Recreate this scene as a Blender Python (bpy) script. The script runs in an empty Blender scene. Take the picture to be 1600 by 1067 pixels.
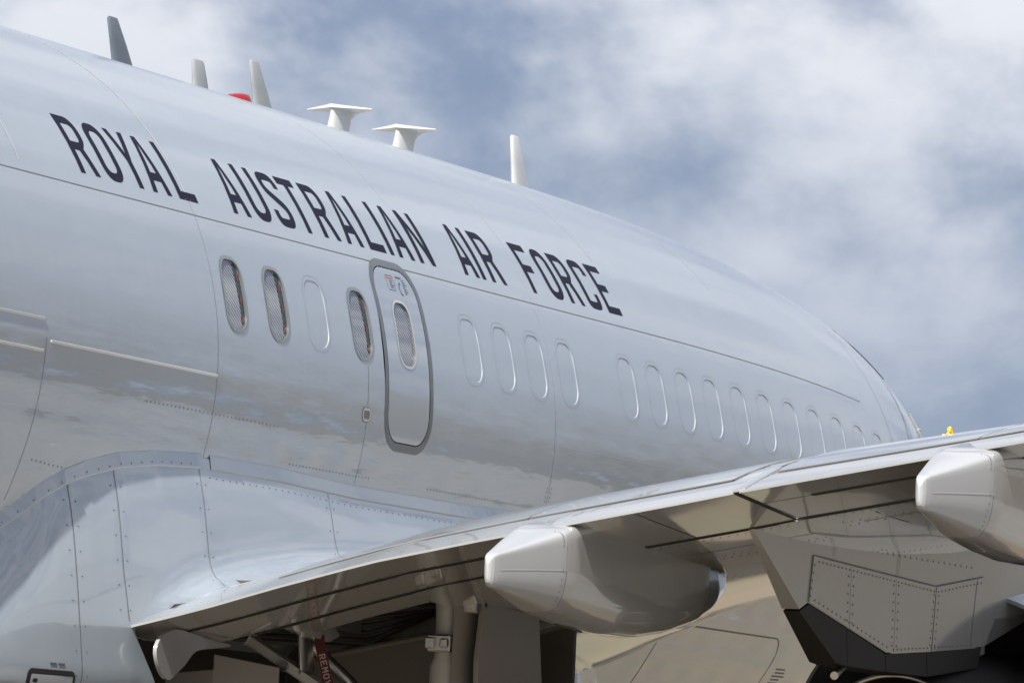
import bpy, bmesh, math, random
import numpy as np
from mathutils import Vector, Matrix
from mathutils.geometry import delaunay_2d_cdt
random.seed(4)
R = math.radians
scene = bpy.context.scene
# axes: X forward along the fuselage, -Y starboard (towards the photographer), Z up, metres;
# origin on the cabin axis beside the fifth window aft of the row of blanked windows
GROUND = -3.75
# ------------------------------------------------------------------ camera
cam_d = bpy.data.cameras.new('camera'); cam = bpy.data.objects.new('camera', cam_d)
scene.collection.objects.link(cam); scene.camera = cam
cam_d.sensor_width = 36.0; cam_d.lens = 9963.234 / 1600 * 36
cam_d.clip_start = 1.0; cam_d.clip_end = 20000
_y, _p, _r = R(22.03629), R(4.61243), R(2.48301)
fw = Vector((math.cos(_p) * math.cos(_y), math.cos(_p) * math.sin(_y), math.sin(_p)))
rt = fw.cross(Vector((0, 0, 1))).normalized(); up = rt.cross(fw)
r2 = rt * math.cos(_r) + up * math.sin(_r); u2 = up * math.cos(_r) - rt * math.sin(_r)
cam.matrix_world = Matrix(((r2.x, u2.x, -fw.x, -33.68738), (r2.y, u2.y, -fw.y, -15.75167), (r2.z, u2.z, -fw.z, -2.47810), (0, 0, 0, 1)))
cam_d.dof.use_dof = True; cam_d.dof.focus_distance = 33.5; cam_d.dof.aperture_fstop = 13
# ------------------------------------------------------------------ sky, sun, exposure
SUN_EL, SUN_AZ = R(48), R(5)           # the sun stands behind the tail, 5 degrees round to starboard
to_sun = Vector((-math.cos(SUN_AZ) * math.cos(SUN_EL), -math.sin(SUN_AZ) * math.cos(SUN_EL), math.sin(SUN_EL)))
world = bpy.data.worlds.new('World'); scene.world = world; world.use_nodes = True
nt = world.node_tree; nt.nodes.clear()
def wn(t, **k):
    n = nt.nodes.new(t)
    for a, b in k.items(): setattr(n, a, b)
    return n
sky = wn('ShaderNodeTexSky', sky_type='NISHITA', sun_disc=False, sun_elevation=SUN_EL)
sky.sun_rotation = math.atan2(to_sun.x, to_sun.y)
sky.air_density = 1.0; sky.dust_density = 1.0; sky.ozone_density = 1.5
tc = wn('ShaderNodeTexCoord')
mp = wn('ShaderNodeMapping'); mp.inputs['Scale'].default_value = (1, 1, 1.5); mp.inputs['Location'].default_value = (0.27, 2.51, 0.56)
nt.links.new(tc.outputs['Generated'], mp.inputs['Vector'])
n1 = wn('ShaderNodeTexNoise'); n1.inputs['Scale'].default_value = 12; n1.inputs['Detail'].default_value = 9; n1.inputs['Roughness'].default_value = .56
n1.inputs['Distortion'].default_value = .25
n2 = wn('ShaderNodeTexNoise'); n2.inputs['Scale'].default_value = 34; n2.inputs['Detail'].default_value = 5; n2.inputs['Roughness'].default_value = .52
for n in (n1, n2): nt.links.new(mp.outputs['Vector'], n.inputs['Vector'])
ramp1 = wn('ShaderNodeValToRGB'); ramp1.color_ramp.elements[0].position = .36; ramp1.color_ramp.elements[1].position = .635
ramp1.color_ramp.interpolation = 'EASE'
addn = wn('ShaderNodeMath', operation='MULTIPLY_ADD'); addn.inputs[1].default_value = .42
nt.links.new(n2.outputs['Fac'], addn.inputs[0]); 
sub = wn('ShaderNodeMath', operation='MULTIPLY_ADD'); sub.inputs[1].default_value = .82; sub.inputs[2].default_value = -.12
nt.links.new(n1.outputs['Fac'], sub.inputs[0]); nt.links.new(sub.outputs[0], addn.inputs[2])
nt.links.new(addn.outputs[0], ramp1.inputs['Fac'])
tint = wn('ShaderNodeMix', data_type='RGBA'); tint.inputs[0].default_value = .84
nt.links.new(sky.outputs['Color'], tint.inputs[6]); tint.inputs[7].default_value = (2.22, 2.77, 4.22, 1)   # shaded cloud over the blue
sepz = wn('ShaderNodeSeparateXYZ'); nt.links.new(tc.outputs['Generated'], sepz.inputs[0])
bank = wn('ShaderNodeMapRange'); bank.interpolation_type = 'SMOOTHSTEP'; nt.links.new(sepz.outputs['Z'], bank.inputs['Value'])
bank.inputs['From Min'].default_value = .035; bank.inputs['From Max'].default_value = .15; bank.inputs['To Min'].default_value = .12; bank.inputs['To Max'].default_value = 1.0
cov = wn('ShaderNodeMath', operation='MULTIPLY'); nt.links.new(ramp1.outputs['Color'], cov.inputs[0]); nt.links.new(bank.outputs[0], cov.inputs[1])   # low clouds merge into a grey-blue bank
mixc = wn('ShaderNodeMix', data_type='RGBA')
nt.links.new(cov.outputs[0], mixc.inputs[0]); nt.links.new(tint.outputs[2], mixc.inputs[6]); mixc.inputs[7].default_value = (8.0, 8.3, 8.9, 1)
bg = wn('ShaderNodeBackground'); bg.inputs['Strength'].default_value = .053
out = wn('ShaderNodeOutputWorld')
nt.links.new(mixc.outputs[2], bg.inputs['Color']); nt.links.new(bg.outputs[0], out.inputs['Surface'])
sun_d = bpy.data.lights.new('sun', 'SUN'); sun_d.energy = 5.0; sun_d.angle = R(.53); sun_d.color = (1, .95, .87)
sun = bpy.data.objects.new('sun', sun_d); scene.collection.objects.link(sun)
sun.rotation_euler = (-to_sun).to_track_quat('-Z', 'Y').to_euler()
scene.view_settings.view_transform = 'Standard'; scene.view_settings.look = 'None'
scene.view_settings.exposure = .98; scene.view_settings.gamma = 1; scene.view_settings.use_curve_mapping = False

# ------------------------------------------------------------------ materials
def material(name, col, rough=.4, metal=0., coat=0., bump=None, spec=.5, trans=0., var=0.):
    m = bpy.data.materials.new(name); m.use_nodes = True
    t = m.node_tree; b = t.nodes['Principled BSDF']
    b.inputs['Base Color'].default_value = (*col, 1); b.inputs['Roughness'].default_value = rough
    b.inputs['Metallic'].default_value = metal; b.inputs['Coat Weight'].default_value = coat
    b.inputs['Coat Roughness'].default_value = .06
    b.inputs['Specular IOR Level'].default_value = spec
    b.inputs['Transmission Weight'].default_value = trans
    if var:
        c = t.nodes.new('ShaderNodeTexCoord'); n = t.nodes.new('ShaderNodeTexNoise')
        n.inputs['Scale'].default_value = 2.3; n.inputs['Detail'].default_value = 8; n.inputs['Roughness'].default_value = .6
        t.links.new(c.outputs['Object'], n.inputs['Vector'])
        mx = t.nodes.new('ShaderNodeMix'); mx.data_type = 'RGBA'
        mx.inputs[6].default_value = (*[v * (1 - var) for v in col], 1); mx.inputs[7].default_value = (*[min(1, v * (1 + var)) for v in col], 1)
        t.links.new(n.outputs['Fac'], mx.inputs[0]); t.links.new(mx.outputs[2], b.inputs['Base Color'])
    return m

def skin_material(name, col, quilt, rough=.3, streaks=.05, coat=.8, lower_only=False, metal=.18, cior=1.65):
    """gloss grey enamel over riveted sheet: the sheet dips slightly between frames and stringers"""
    m = bpy.data.materials.new(name); m.use_nodes = True
    t = m.node_tree; L = t.links.new; b = t.nodes['Principled BSDF']
    def N(ty, **k):
        n = t.nodes.new(ty)
        for a, v in k.items(): setattr(n, a, v)
        return n
    def M(op, a, c=None, c2=None):
        n = N('ShaderNodeMath', operation=op)
        for i, v in enumerate((a, c, c2)):
            if v is None: continue
            if isinstance(v, (int, float)): n.inputs[i].default_value = v
            else: L(v, n.inputs[i])
        return n.outputs[0]
    c = N('ShaderNodeTexCoord'); sp = N('ShaderNodeSeparateXYZ'); L(c.outputs['Object'], sp.inputs[0])
    X, Y, Z = sp.outputs
    ang = M('ARCTAN2', Z, M('MULTIPLY', Y, -1))
    fx = M('POWER', M('SINE', M('MULTIPLY', M('ADD', X, .17), math.pi / .508)), 2.0)
    fa = M('POWER', M('SINE', M('MULTIPLY', ang, math.pi / R(7.4))), 2.0)
    pill = M('MULTIPLY', M('MULTIPLY_ADD', fx, .45, .55), fa)
    n = N('ShaderNodeTexNoise'); n.inputs['Scale'].default_value = 1.1; n.inputs['Detail'].default_value = 2
    mp = N('ShaderNodeMapping'); mp.inputs['Scale'].default_value = (.33, 1, 1.7); L(c.outputs['Object'], mp.inputs[0]); L(mp.outputs[0], n.inputs['Vector'])
    n3 = N('ShaderNodeTexNoise'); n3.inputs['Scale'].default_value = 5.5; n3.inputs['Detail'].default_value = 3; L(mp.outputs[0], n3.inputs['Vector'])
    h = M('ADD', M('MULTIPLY', pill, M('MULTIPLY', n.outputs['Fac'], -1.3)), M('ADD', M('MULTIPLY', n.outputs['Fac'], 2.2), M('MULTIPLY', n3.outputs['Fac'], .75)))
    if lower_only:                     # thin unpressurised-looking sheet below the window belt; the crown is stiff and fair
        mr = N('ShaderNodeMapRange'); mr.interpolation_type = 'SMOOTHSTEP'; L(ang, mr.inputs['Value'])
        mr.inputs['From Min'].default_value = R(2); mr.inputs['From Max'].default_value = R(-9); mr.inputs['To Min'].default_value = .16; mr.inputs['To Max'].default_value = 1
        h = M('MULTIPLY', h, mr.outputs[0])
        L(M('MULTIPLY_ADD', mr.outputs[0], -.12, .18), b.inputs['Coat Roughness'])      # chalked satin on top, polished below
    bp = N('ShaderNodeBump'); bp.inputs['Strength'].default_value = 1; bp.inputs['Distance'].default_value = quilt
    L(h, bp.inputs['Height']); L(bp.outputs[0], b.inputs['Normal']); L(bp.outputs[0], b.inputs['Coat Normal'])
    # faint rain streaks and grime
    sm = N('ShaderNodeMapping'); sm.inputs['Scale'].default_value = (9, .6, .5); L(c.outputs['Object'], sm.inputs[0])
    sn = N('ShaderNodeTexNoise'); sn.inputs['Scale'].default_value = 2.0; sn.inputs['Detail'].default_value = 6; L(sm.outputs[0], sn.inputs['Vector'])
    big = N('ShaderNodeTexNoise'); big.inputs['Scale'].default_value = .9; big.inputs['Detail'].default_value = 6; L(c.outputs['Object'], big.inputs['Vector'])
    f = M('ADD', M('MULTIPLY', sn.outputs['Fac'], .6), M('MULTIPLY', big.outputs['Fac'], .5))
    mx = N('ShaderNodeMix', data_type='RGBA'); L(f, mx.inputs[0])
    mx.inputs[6].default_value = (*[v * (1 - streaks * 1.6) for v in col], 1); mx.inputs[7].default_value = (*[v * (1 + streaks) for v in col], 1)
    L(mx.outputs[2], b.inputs['Base Color'])
    L(M('ADD', M('MULTIPLY', sn.outputs['Fac'], 2 * streaks), rough - streaks), b.inputs['Roughness'])
    b.inputs['Coat Weight'].default_value = coat; b.inputs['Coat Roughness'].default_value = .05; b.inputs['Coat IOR'].default_value = cior; b.inputs['Metallic'].default_value = metal
    return m

M = {}
M['skin'] = skin_material('grey_enamel_skin', (.282, .325, .375), .014, rough=.34, streaks=.065, coat=1.0, lower_only=True)
M['fairing'] = skin_material('grey_enamel_fairing', (.285, .328, .377), .0009, streaks=.035, coat=1.0)
M['wing'] = skin_material('grey_enamel_wing', (.29, .295, .30), .0005, rough=.24, coat=1.0, streaks=.012, metal=.1, cior=1.5)
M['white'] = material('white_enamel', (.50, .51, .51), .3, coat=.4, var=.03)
M['blade'] = material('pale_grey_blade', (.33, .345, .355), .4, var=.04)
M['cone'] = material('pale_grey_cone', (.31, .32, .335), .28, coat=.6, var=.03)
M['slate'] = material('slate_grey_blade', (.12, .145, .175), .4, var=.05)
M['navy'] = material('navy_lettering', (.008, .009, .022), .6, spec=.12)
M['band'] = material('mid_grey_band', (.085, .095, .11), .42, coat=.3, var=.08)
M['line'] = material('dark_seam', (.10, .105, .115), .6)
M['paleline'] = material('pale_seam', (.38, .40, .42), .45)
M['frame'] = material('window_frame', (.17, .185, .195), .38, coat=.3)
M['void'] = material('dark_void', (.012, .011, .01), .8)
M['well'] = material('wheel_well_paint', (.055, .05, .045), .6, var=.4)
M['primer'] = material('brown_grey_panel', (.20, .185, .17), .45, var=.1)
M['gear'] = material('gear_white', (.42, .41, .38), .4, var=.08)
M['steel'] = material('bare_steel', (.45, .44, .42), .32, metal=1, var=.1)
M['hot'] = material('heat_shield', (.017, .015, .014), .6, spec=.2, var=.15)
M['tyre'] = material('tyre_rubber', (.02, .02, .02), .8)
M['red'] = material('red_beacon', (.20, .003, .006), .12, coat=.6)
M['ribbon'] = material('red_ribbon', (.075, .01, .013), .75, var=.15)
M['letterwhite'] = material('ribbon_print', (.42, .36, .34), .7)
M['yellow'] = material('yellow_paint', (.80, .55, .02), .4)
M['ink'] = material('stencil_ink', (.06, .06, .07), .5)
M['redink'] = material('stencil_red', (.45, .08, .08), .5)
M['rivet'] = material('fastener_head', (.05, .052, .055), .6)
M['green'] = material('green_lining', (.018, .028, .022), .25)
M['orange'] = material('orange_clip', (.11, .03, .026), .4)
M['glass'] = material('cockpit_glass', (.02, .022, .025), .05, coat=1)
M['lamp'] = material('lamp_lens', (.10, .10, .095), .12, coat=1)
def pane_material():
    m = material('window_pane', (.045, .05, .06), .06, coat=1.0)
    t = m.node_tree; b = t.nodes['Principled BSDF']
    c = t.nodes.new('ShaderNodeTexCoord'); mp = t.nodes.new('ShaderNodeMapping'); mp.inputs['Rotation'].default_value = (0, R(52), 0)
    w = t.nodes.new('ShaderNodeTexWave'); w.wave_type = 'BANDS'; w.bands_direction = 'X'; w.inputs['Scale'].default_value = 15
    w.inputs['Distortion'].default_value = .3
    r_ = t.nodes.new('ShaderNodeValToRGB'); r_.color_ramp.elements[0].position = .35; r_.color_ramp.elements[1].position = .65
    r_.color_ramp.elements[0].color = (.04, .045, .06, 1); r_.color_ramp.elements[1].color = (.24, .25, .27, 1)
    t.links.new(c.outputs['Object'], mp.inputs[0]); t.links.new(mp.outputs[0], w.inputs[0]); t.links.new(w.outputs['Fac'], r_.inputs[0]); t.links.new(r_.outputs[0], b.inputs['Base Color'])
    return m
M['pane'] = pane_material()
def concrete(c1=(.235, .19, .13), c2=(.20, .16, .108)):
    m = material('apron_concrete', c1, .85)
    t = m.node_tree; b = t.nodes['Principled BSDF']; L = t.links.new
    c = t.nodes.new('ShaderNodeTexCoord')
    br = t.nodes.new('ShaderNodeTexBrick'); br.offset = 0; br.inputs['Scale'].default_value = 1
    br.inputs['Brick Width'].default_value = 7.5; br.inputs['Row Height'].default_value = 7.5; br.inputs['Mortar Size'].default_value = .035
    br.inputs['Color1'].default_value = (*c1, 1); br.inputs['Color2'].default_value = (*c2, 1); br.inputs['Mortar'].default_value = (.06, .055, .05, 1)
    n = t.nodes.new('ShaderNodeTexNoise'); n.inputs['Scale'].default_value = .35; n.inputs['Detail'].default_value = 9
    mx = t.nodes.new('ShaderNodeMix'); mx.data_type = 'RGBA'; mx.blend_type = 'MULTIPLY'; mx.inputs[0].default_value = .5
    L(c.outputs['Object'], br.inputs['Vector']); L(c.outputs['Object'], n.inputs['Vector'])
    L(br.outputs['Color'], mx.inputs[6]); L(n.outputs['Color'], mx.inputs[7]); L(mx.outputs[2], b.inputs['Base Color'])
    return m

# ------------------------------------------------------------------ helpers
col = scene.collection
def link(o, parent=None):
    col.objects.link(o)
    if parent is not None: o.parent = parent
    return o
def mesh_obj(name, V, F, mat, parent=None, smooth=False, normals=None):
    me = bpy.data.meshes.new(name); me.from_pydata([tuple(v) for v in V], [], F); me.materials.append(mat)
    if smooth or normals is not None:
        me.polygons.foreach_set('use_smooth', [True] * len(me.polygons))
    me.update()
    if normals is not None: me.normals_split_custom_set_from_vertices([tuple(n) for n in normals])
    return link(bpy.data.objects.new(name, me), parent)
def bm_obj(name, bm, mat, parent=None, smooth=None):
    me = bpy.data.meshes.new(name); bmesh.ops.recalc_face_normals(bm, faces=bm.faces); bm.to_mesh(me); bm.free(); me.materials.append(mat)
    if smooth:
        me.polygons.foreach_set('use_smooth', [True] * len(me.polygons)); me.set_sharp_from_angle(angle=R(smooth))
    return link(bpy.data.objects.new(name, me), parent)
def empty(name, loc=(0, 0, 0), parent=None):
    o = bpy.data.objects.new(name, None); o.location = loc; return link(o, parent)
def box(bm, c, s, rot=None):
    r = bmesh.ops.create_cube(bm, size=1)
    for v in r['verts']:
        p = Vector((v.co.x * s[0], v.co.y * s[1], v.co.z * s[2]))
        if rot is not None: p = rot @ p
        v.co = p + Vector(c)
    return r['verts']
def bevel(bm, w, seg=2):
    bmesh.ops.bevel(bm, geom=bm.edges[:] + bm.verts[:], offset=w, segments=seg, affect='EDGES', profile=.6)
def prism(bm, pts, d):
    """closed prism: polygon of 3D points swept by vector d"""
    a = [bm.verts.new(p) for p in pts]; b = [bm.verts.new(Vector(p) + Vector(d)) for p in pts]
    bm.faces.new(a); bm.faces.new(b[::-1])
    for i in range(len(a)): bm.faces.new((a[i], b[i], b[(i + 1) % len(a)], a[(i + 1) % len(a)]))
def tube(bm, pts, rad, seg=12, cap=True):
    pts = [Vector(p) for p in pts]; rings = []
    rads = rad if isinstance(rad, (list, tuple)) else [rad] * len(pts)
    for i, p in enumerate(pts):
        d = (pts[min(i + 1, len(pts) - 1)] - pts[max(i - 1, 0)]).normalized()
        a = d.cross(Vector((0, 0, 1)) if abs(d.z) < .9 else Vector((1, 0, 0))).normalized(); b = d.cross(a)
        rings.append([bm.verts.new(p + (a * math.cos(k * 2 * math.pi / seg) + b * math.sin(k * 2 * math.pi / seg)) * rads[i]) for k in range(seg)])
    for i in range(len(rings) - 1):
        for k in range(seg): bm.faces.new((rings[i][k], rings[i][(k + 1) % seg], rings[i + 1][(k + 1) % seg], rings[i + 1][k]))
    if cap: bm.faces.new(rings[0][::-1]); bm.faces.new(rings[-1])
def lathe_x(bm, prof, cy, cz, seg=64):
    """revolve (x, r) about an axis parallel to X through (cy, cz)"""
    rings = [[bm.verts.new((x, cy + r * math.cos(k * 2 * math.pi / seg), cz + r * math.sin(k * 2 * math.pi / seg))) for k in range(seg)] for x, r in prof]
    for a, b in zip(rings, rings[1:]):
        for k in range(seg): bm.faces.new((a[k], a[(k + 1) % seg], b[(k + 1) % seg], b[k]))
def rrect(x0, y0, x1, y1, r, n=8):
    out = []
    for cx, cy, a0 in ((x1 - r, y1 - r, 0), (x0 + r, y1 - r, 90), (x0 + r, y0 + r, 180), (x1 - r, y0 + r, 270)):
        for k in range(n + 1):
            a = R(a0 + 90 * k / n); out.append((cx + r * math.cos(a), cy + r * math.sin(a)))
    return out
def densify(loop, step):
    o = []
    for i in range(len(loop)):
        a, b = loop[i], loop[(i + 1) % len(loop)]; L = math.hypot(b[0] - a[0], b[1] - a[1]); n = max(1, int(math.ceil(L / step)))
        for k in range(n): o.append((a[0] + (b[0] - a[0]) * k / n, a[1] + (b[1] - a[1]) * k / n))
    return o
def inside(loops, x, y):
    c = np.zeros(len(x), bool)
    for lp in loops:
        a = np.array(lp); b = np.roll(a, -1, 0)
        for (x0, y0), (x1, y1) in zip(a, b):
            if y0 == y1: continue
            hit = ((y0 > y) != (y1 > y)) & (x < (x1 - x0) * (y - y0) / (y1 - y0) + x0); c ^= hit
    return c
def fill(loops, step=.05, steiner=True):
    """triangulate the region bounded by loops (even-odd); returns 2D verts and triangles"""
    loops = [densify(l, step) for l in loops]; V = []; E = []
    for l in loops:
        o = len(V); V += l; E += [(o + i, o + (i + 1) % len(l)) for i in range(len(l))]
    if steiner:
        a = np.array(loops[0]); x0, y0 = a.min(0); x1, y1 = a.max(0)
        gx = np.arange(x0 + step * .5, x1, step); gy = np.arange(y0 + step * .5, y1, step)
        if len(gx) and len(gy):
            g = np.array(np.meshgrid(gx, gy)).reshape(2, -1).T; g = g[inside(loops, g[:, 0], g[:, 1])]
            P = np.array(V)
            if len(g):
                d = np.sqrt(((g[:, None] - P[None]) ** 2).sum(-1)).min(1); V += [tuple(q) for q in g[d > step * .4]]
    res = delaunay_2d_cdt([Vector(v) for v in V], E, [], 0, 1e-7)
    W = np.array([tuple(v) for v in res[0]]); T = np.array([list(f) for f in res[2]])
    cen = W[T].mean(1); T = T[inside(loops, cen[:, 0], cen[:, 1])]
    return W, T

# ------------------------------------------------------------------ the ground
def apron():
    bm = bmesh.new(); s = 6000
    bm.faces.new([bm.verts.new(v) for v in ((-s, -s, GROUND), (s, -s, GROUND), (s, s, GROUND), (-s, s, GROUND))])
    o = bm_obj('apron', bm, concrete((.29, .28, .265), (.26, .25, .235))); o['kind'] = 'structure'
    bm = bmesh.new()                    # unseen brown sheet added so the underside picks up brown reflections
    bm.faces.new([bm.verts.new((x, y, GROUND + .004)) for x, y in ((-45, -9), (70, -9), (70, 75), (-45, 75))])
    o = bm_obj('added_brown_ground', bm, concrete()); o['kind'] = 'structure'
apron()
def add_unseen_ridge():
    """the dark wooded hills on the photographer's side of the field; the paint mirrors them"""
    V = []; F = []; n = 181; prof = ((380, 0), (440, .22), (500, .55), (560, .85), (620, 1.0), (760, .7), (900, 0))
    for i in range(n):
        a = R(-185 + 190 * i / (n - 1))
        e = min(1, i / 14, (n - 1 - i) / 14)
        hh = (70 + 9 * math.sin(a * 5 + 1) + 6 * math.sin(a * 13) + 3 * math.sin(a * 31 + 2)) * e
        for d, f in prof: V.append((d * math.cos(a), d * math.sin(a), GROUND - .3 + hh * f * (1 + .06 * math.sin(a * 47 + d))))
        if i:
            m = len(prof)
            for k in range(m - 1): F.append(((i - 1) * m + k, i * m + k, i * m + k + 1, (i - 1) * m + k + 1))
    o = mesh_obj('unseen_ridge', V, F, material('unseen_ridge_dark', (.078, .070, .056), .95, var=.5), smooth=True); o['kind'] = 'structure'  # added out of view, shaped for the dark band it reflects
add_unseen_ridge()

# ------------------------------------------------------------------ fuselage surface
RAD = 1.88
NX0, NXN, NN, NM, NZ, NX1, NN1, NM1 = 2.8883, 12.6055, 2.6766, .37733, -.19214, 4.6272, 3.0901, .73966
def fus(X, th):
    """point on the skin at station X and angle th (0 = starboard, 90 = crown), arrays allowed"""
    X = np.asarray(X, float); th = np.asarray(th, float)
    t = np.clip((X - NX0) / (NXN - NX0), 0, 1); s = np.clip((X - NX1) / (NXN - NX1), 0, 1)
    zt = NZ + (RAD - NZ) * np.clip(1 - t ** NN, 0, 1) ** NM
    zb = NZ - (2.13 + NZ) * np.clip(1 - t ** 3.0, 0, 1) ** .6
    w = RAD * np.clip(1 - s ** NN1, 0, 1) ** NM1
    zc = NZ * t ** 2
    sm = np.clip((-np.sin(th) - .3) / .65, 0, 1); sm = sm * sm * (3 - 2 * sm)
    hgt = (zt - zc) * (1 - sm) + (zc - zb) * sm
    hgt = np.where(np.sin(th) < 0, hgt * np.ones_like(th), (zt - zc) * np.ones_like(th))
    aft = np.clip((-7.5 - X) / 14, 0, 1) ** 1.6
    return np.stack([X * np.ones_like(th), -w * (1 - .75 * aft) * np.cos(th), zc + hgt * np.sin(th) * (1 - .6 * aft) + .9 * aft], -1)
def fus_n(X, th):
    e = 1e-3; d1 = fus(X + e, th) - fus(X - e, th); d2 = fus(X, th + e) - fus(X, th - e)
    n = np.cross(d2, d1); n = n / (np.linalg.norm(n, axis=-1, keepdims=True) + 1e-12)
    q = fus(X, th); sgn = np.sign((n[..., 1:] * (q[..., 1:] - np.array([0, 0]))).sum(-1, keepdims=True)); return n * np.where(sgn == 0, 1, sgn)
def on_skin(name, loops, mat, parent, off=.0012, step=.05, edge=0.):
    """a sheet lying on the skin; loops are (X, arc length) with arc = theta * RAD; off metres proud. edge > 0 turns its rim down into the skin"""
    W, T = fill(loops, step); th = W[:, 1] / RAD
    P = fus(W[:, 0], th); n = fus_n(W[:, 0], th)
    return mesh_obj(name, P + n * off, T.tolist(), mat, parent, normals=n)
def deg(a): return R(a) * RAD

aircraft = empty('aircraft', (0, 0, 0))
aircraft['label'] = 'grey military jet airliner with navy lettering above its row of blanked windows'; aircraft['category'] = 'aircraft'

PLUG_W, PLUG_H = .256, deg(11.4); WIN_A = deg(12.55)
plugs = [-2.135] + [k * .508 + .085 for k in (0, 1, 2, 3, 5, 6, 7, 8, 9, 10, 11, 12, 13, 14, 15, 16)]
clear = [-3.225, -2.677, -1.532]
DX, DA, DW, DH, DR = -.905, deg(9.0), .60, deg(31.0), .17
holes = []   # (rect, loop)
for x in plugs: holes.append(((x - .19, WIN_A - .25, x + .19, WIN_A + .25), rrect(x - PLUG_W / 2, WIN_A - PLUG_H / 2, x + PLUG_W / 2, WIN_A + PLUG_H / 2, .095)))
for x in clear: holes.append(((x - .19, WIN_A - .25, x + .19, WIN_A + .25), rrect(x - .128, WIN_A - .195, x + .128, WIN_A + .195, .10)))
door_loop = rrect(DX - DW / 2, DA - DH / 2, DX + DW / 2, DA + DH / 2, DR, 10)
holes.append(((DX - .36, DA - DH / 2 - .08, DX + .36, DA + DH / 2 + .08), door_loop))

def build_fuselage():
    hx = sorted({round(v, 4) for r, _ in holes for v in (r[0], r[2])}); ha = sorted({round(v, 4) for r, _ in holes for v in (r[1], r[3])})
    def lines(base, keep, tol):
        k = sorted(set(keep)); o = list(k)
        for b in base:
            if all(abs(b - q) > tol for q in k): o.append(b)
        return np.array(sorted(o))
    xs = lines(list(np.arange(-20, -6, .5)) + list(np.arange(-6, 5, .2)) + list(np.arange(5, 12, .1)) + [12 + .6055 * (1 - (1 - k / 16) ** 2) for k in range(16)] + [12.604], hx, .05)
    aa = lines(list(np.radians(np.arange(-180, 180.1, 3)) * RAD), ha, .03)
    nx, na = len(xs), len(aa)
    GX, GA = np.meshgrid(xs, aa, indexing='ij')
    W = np.stack([GX.ravel(), GA.ravel()], -1); F = []
    cx = (xs[:-1] + xs[1:]) / 2; ca = (aa[:-1] + aa[1:]) / 2
    kill = np.zeros((nx - 1, na - 1), bool)
    for r, _ in holes: kill |= ((cx > r[0]) & (cx < r[2]))[:, None] & ((ca > r[1]) & (ca < r[3]))[None]
    for i in range(nx - 1):
        for j in range(na - 1):
            if not kill[i, j]: F.append((i * na + j, (i + 1) * na + j, (i + 1) * na + j + 1, i * na + j + 1))
    V2 = [W]; off = len(W)
    for r, lp in holes:
        ix = [k for k in range(nx) if r[0] - 1e-4 <= xs[k] <= r[2] + 1e-4]; ia = [k for k in range(na) if r[1] - 1e-4 <= aa[k] <= r[3] + 1e-4]
        per = [(xs[k], aa[ia[0]]) for k in ix] + [(xs[ix[-1]], aa[k]) for k in ia[1:]] + [(xs[k], aa[ia[-1]]) for k in ix[-2::-1]] + [(xs[ix[0]], aa[k]) for k in ia[-2:0:-1]]
        P = per + lp; E = [(i, (i + 1) % len(per)) for i in range(len(per))] + [(len(per) + i, len(per) + (i + 1) % len(lp)) for i in range(len(lp))]
        res = delaunay_2d_cdt([Vector(v) for v in P], E, [], 0, 1e-7)
        Q = np.array([tuple(v) for v in res[0]]); T = np.array([list(f) for f in res[2]]); c = Q[T].mean(1); T = T[inside([per, lp], c[:, 0], c[:, 1])]
        V2.append(Q); F += [tuple(int(v) + off for v in f) for f in T]; off += len(Q)
    W = np.concatenate(V2); th = W[:, 1] / RAD
    P = fus(W[:, 0], th); n = fus_n(W[:, 0], th)
    return mesh_obj('fuselage', P, F, M['skin'], aircraft, normals=n)
fuselage = build_fuselage()

def wall(name, loop, mat, parent, d0, d1, step=.05):
    """the band between offset d0 and d1 along a loop"""
    lp = np.array(densify(loop, step)); th = lp[:, 1] / RAD; P = fus(lp[:, 0], th); n = fus_n(lp[:, 0], th); N = len(lp)
    V = np.concatenate([P + n * d0, P + n * d1]); F = [(i, (i + 1) % N, N + (i + 1) % N, N + i) for i in range(N)]
    return mesh_obj(name, V, F, mat, parent, smooth=True)
def inset(loop, d):
    a = np.array(loop); p = np.roll(a, 1, 0); q = np.roll(a, -1, 0); t = q - p; t /= np.linalg.norm(t, axis=1)[:, None]
    return [tuple(v) for v in a + np.stack([-t[:, 1], t[:, 0]], -1) * d]     # loops run counter-clockwise: positive d goes inwards

# blanked windows: a sheet-metal plug set a few millimetres into each opening
for x in plugs:
    lp = rrect(x - PLUG_W / 2, WIN_A - PLUG_H / 2, x + PLUG_W / 2, WIN_A + PLUG_H / 2, .095)
    W, T = fill([inset(lp, .0025)], .05); th = W[:, 1] / RAD; P = fus(W[:, 0], th); n = fus_n(W[:, 0], th)
    o = mesh_obj('blanked_window', P - n * .0045, T.tolist(), M['skin'], aircraft, normals=n)
    l0 = np.array(lp); l1 = np.array(inset(lp, .0025)); N = len(l0)
    V = np.concatenate([fus(l0[:, 0], l0[:, 1] / RAD), fus(l1[:, 0], l1[:, 1] / RAD) - fus_n(l1[:, 0], l1[:, 1] / RAD) * .0045])
    mesh_obj('plug_rim', V, [(i, (i + 1) % N, N + (i + 1) % N, N + i) for i in range(N)], M['skin'], o, smooth=True)
    ring = [inset(lp, -.0245), inset(lp, -.0225)]
    on_skin('plug_outline', ring, M['frame'], o, .0008, .06)

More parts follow.
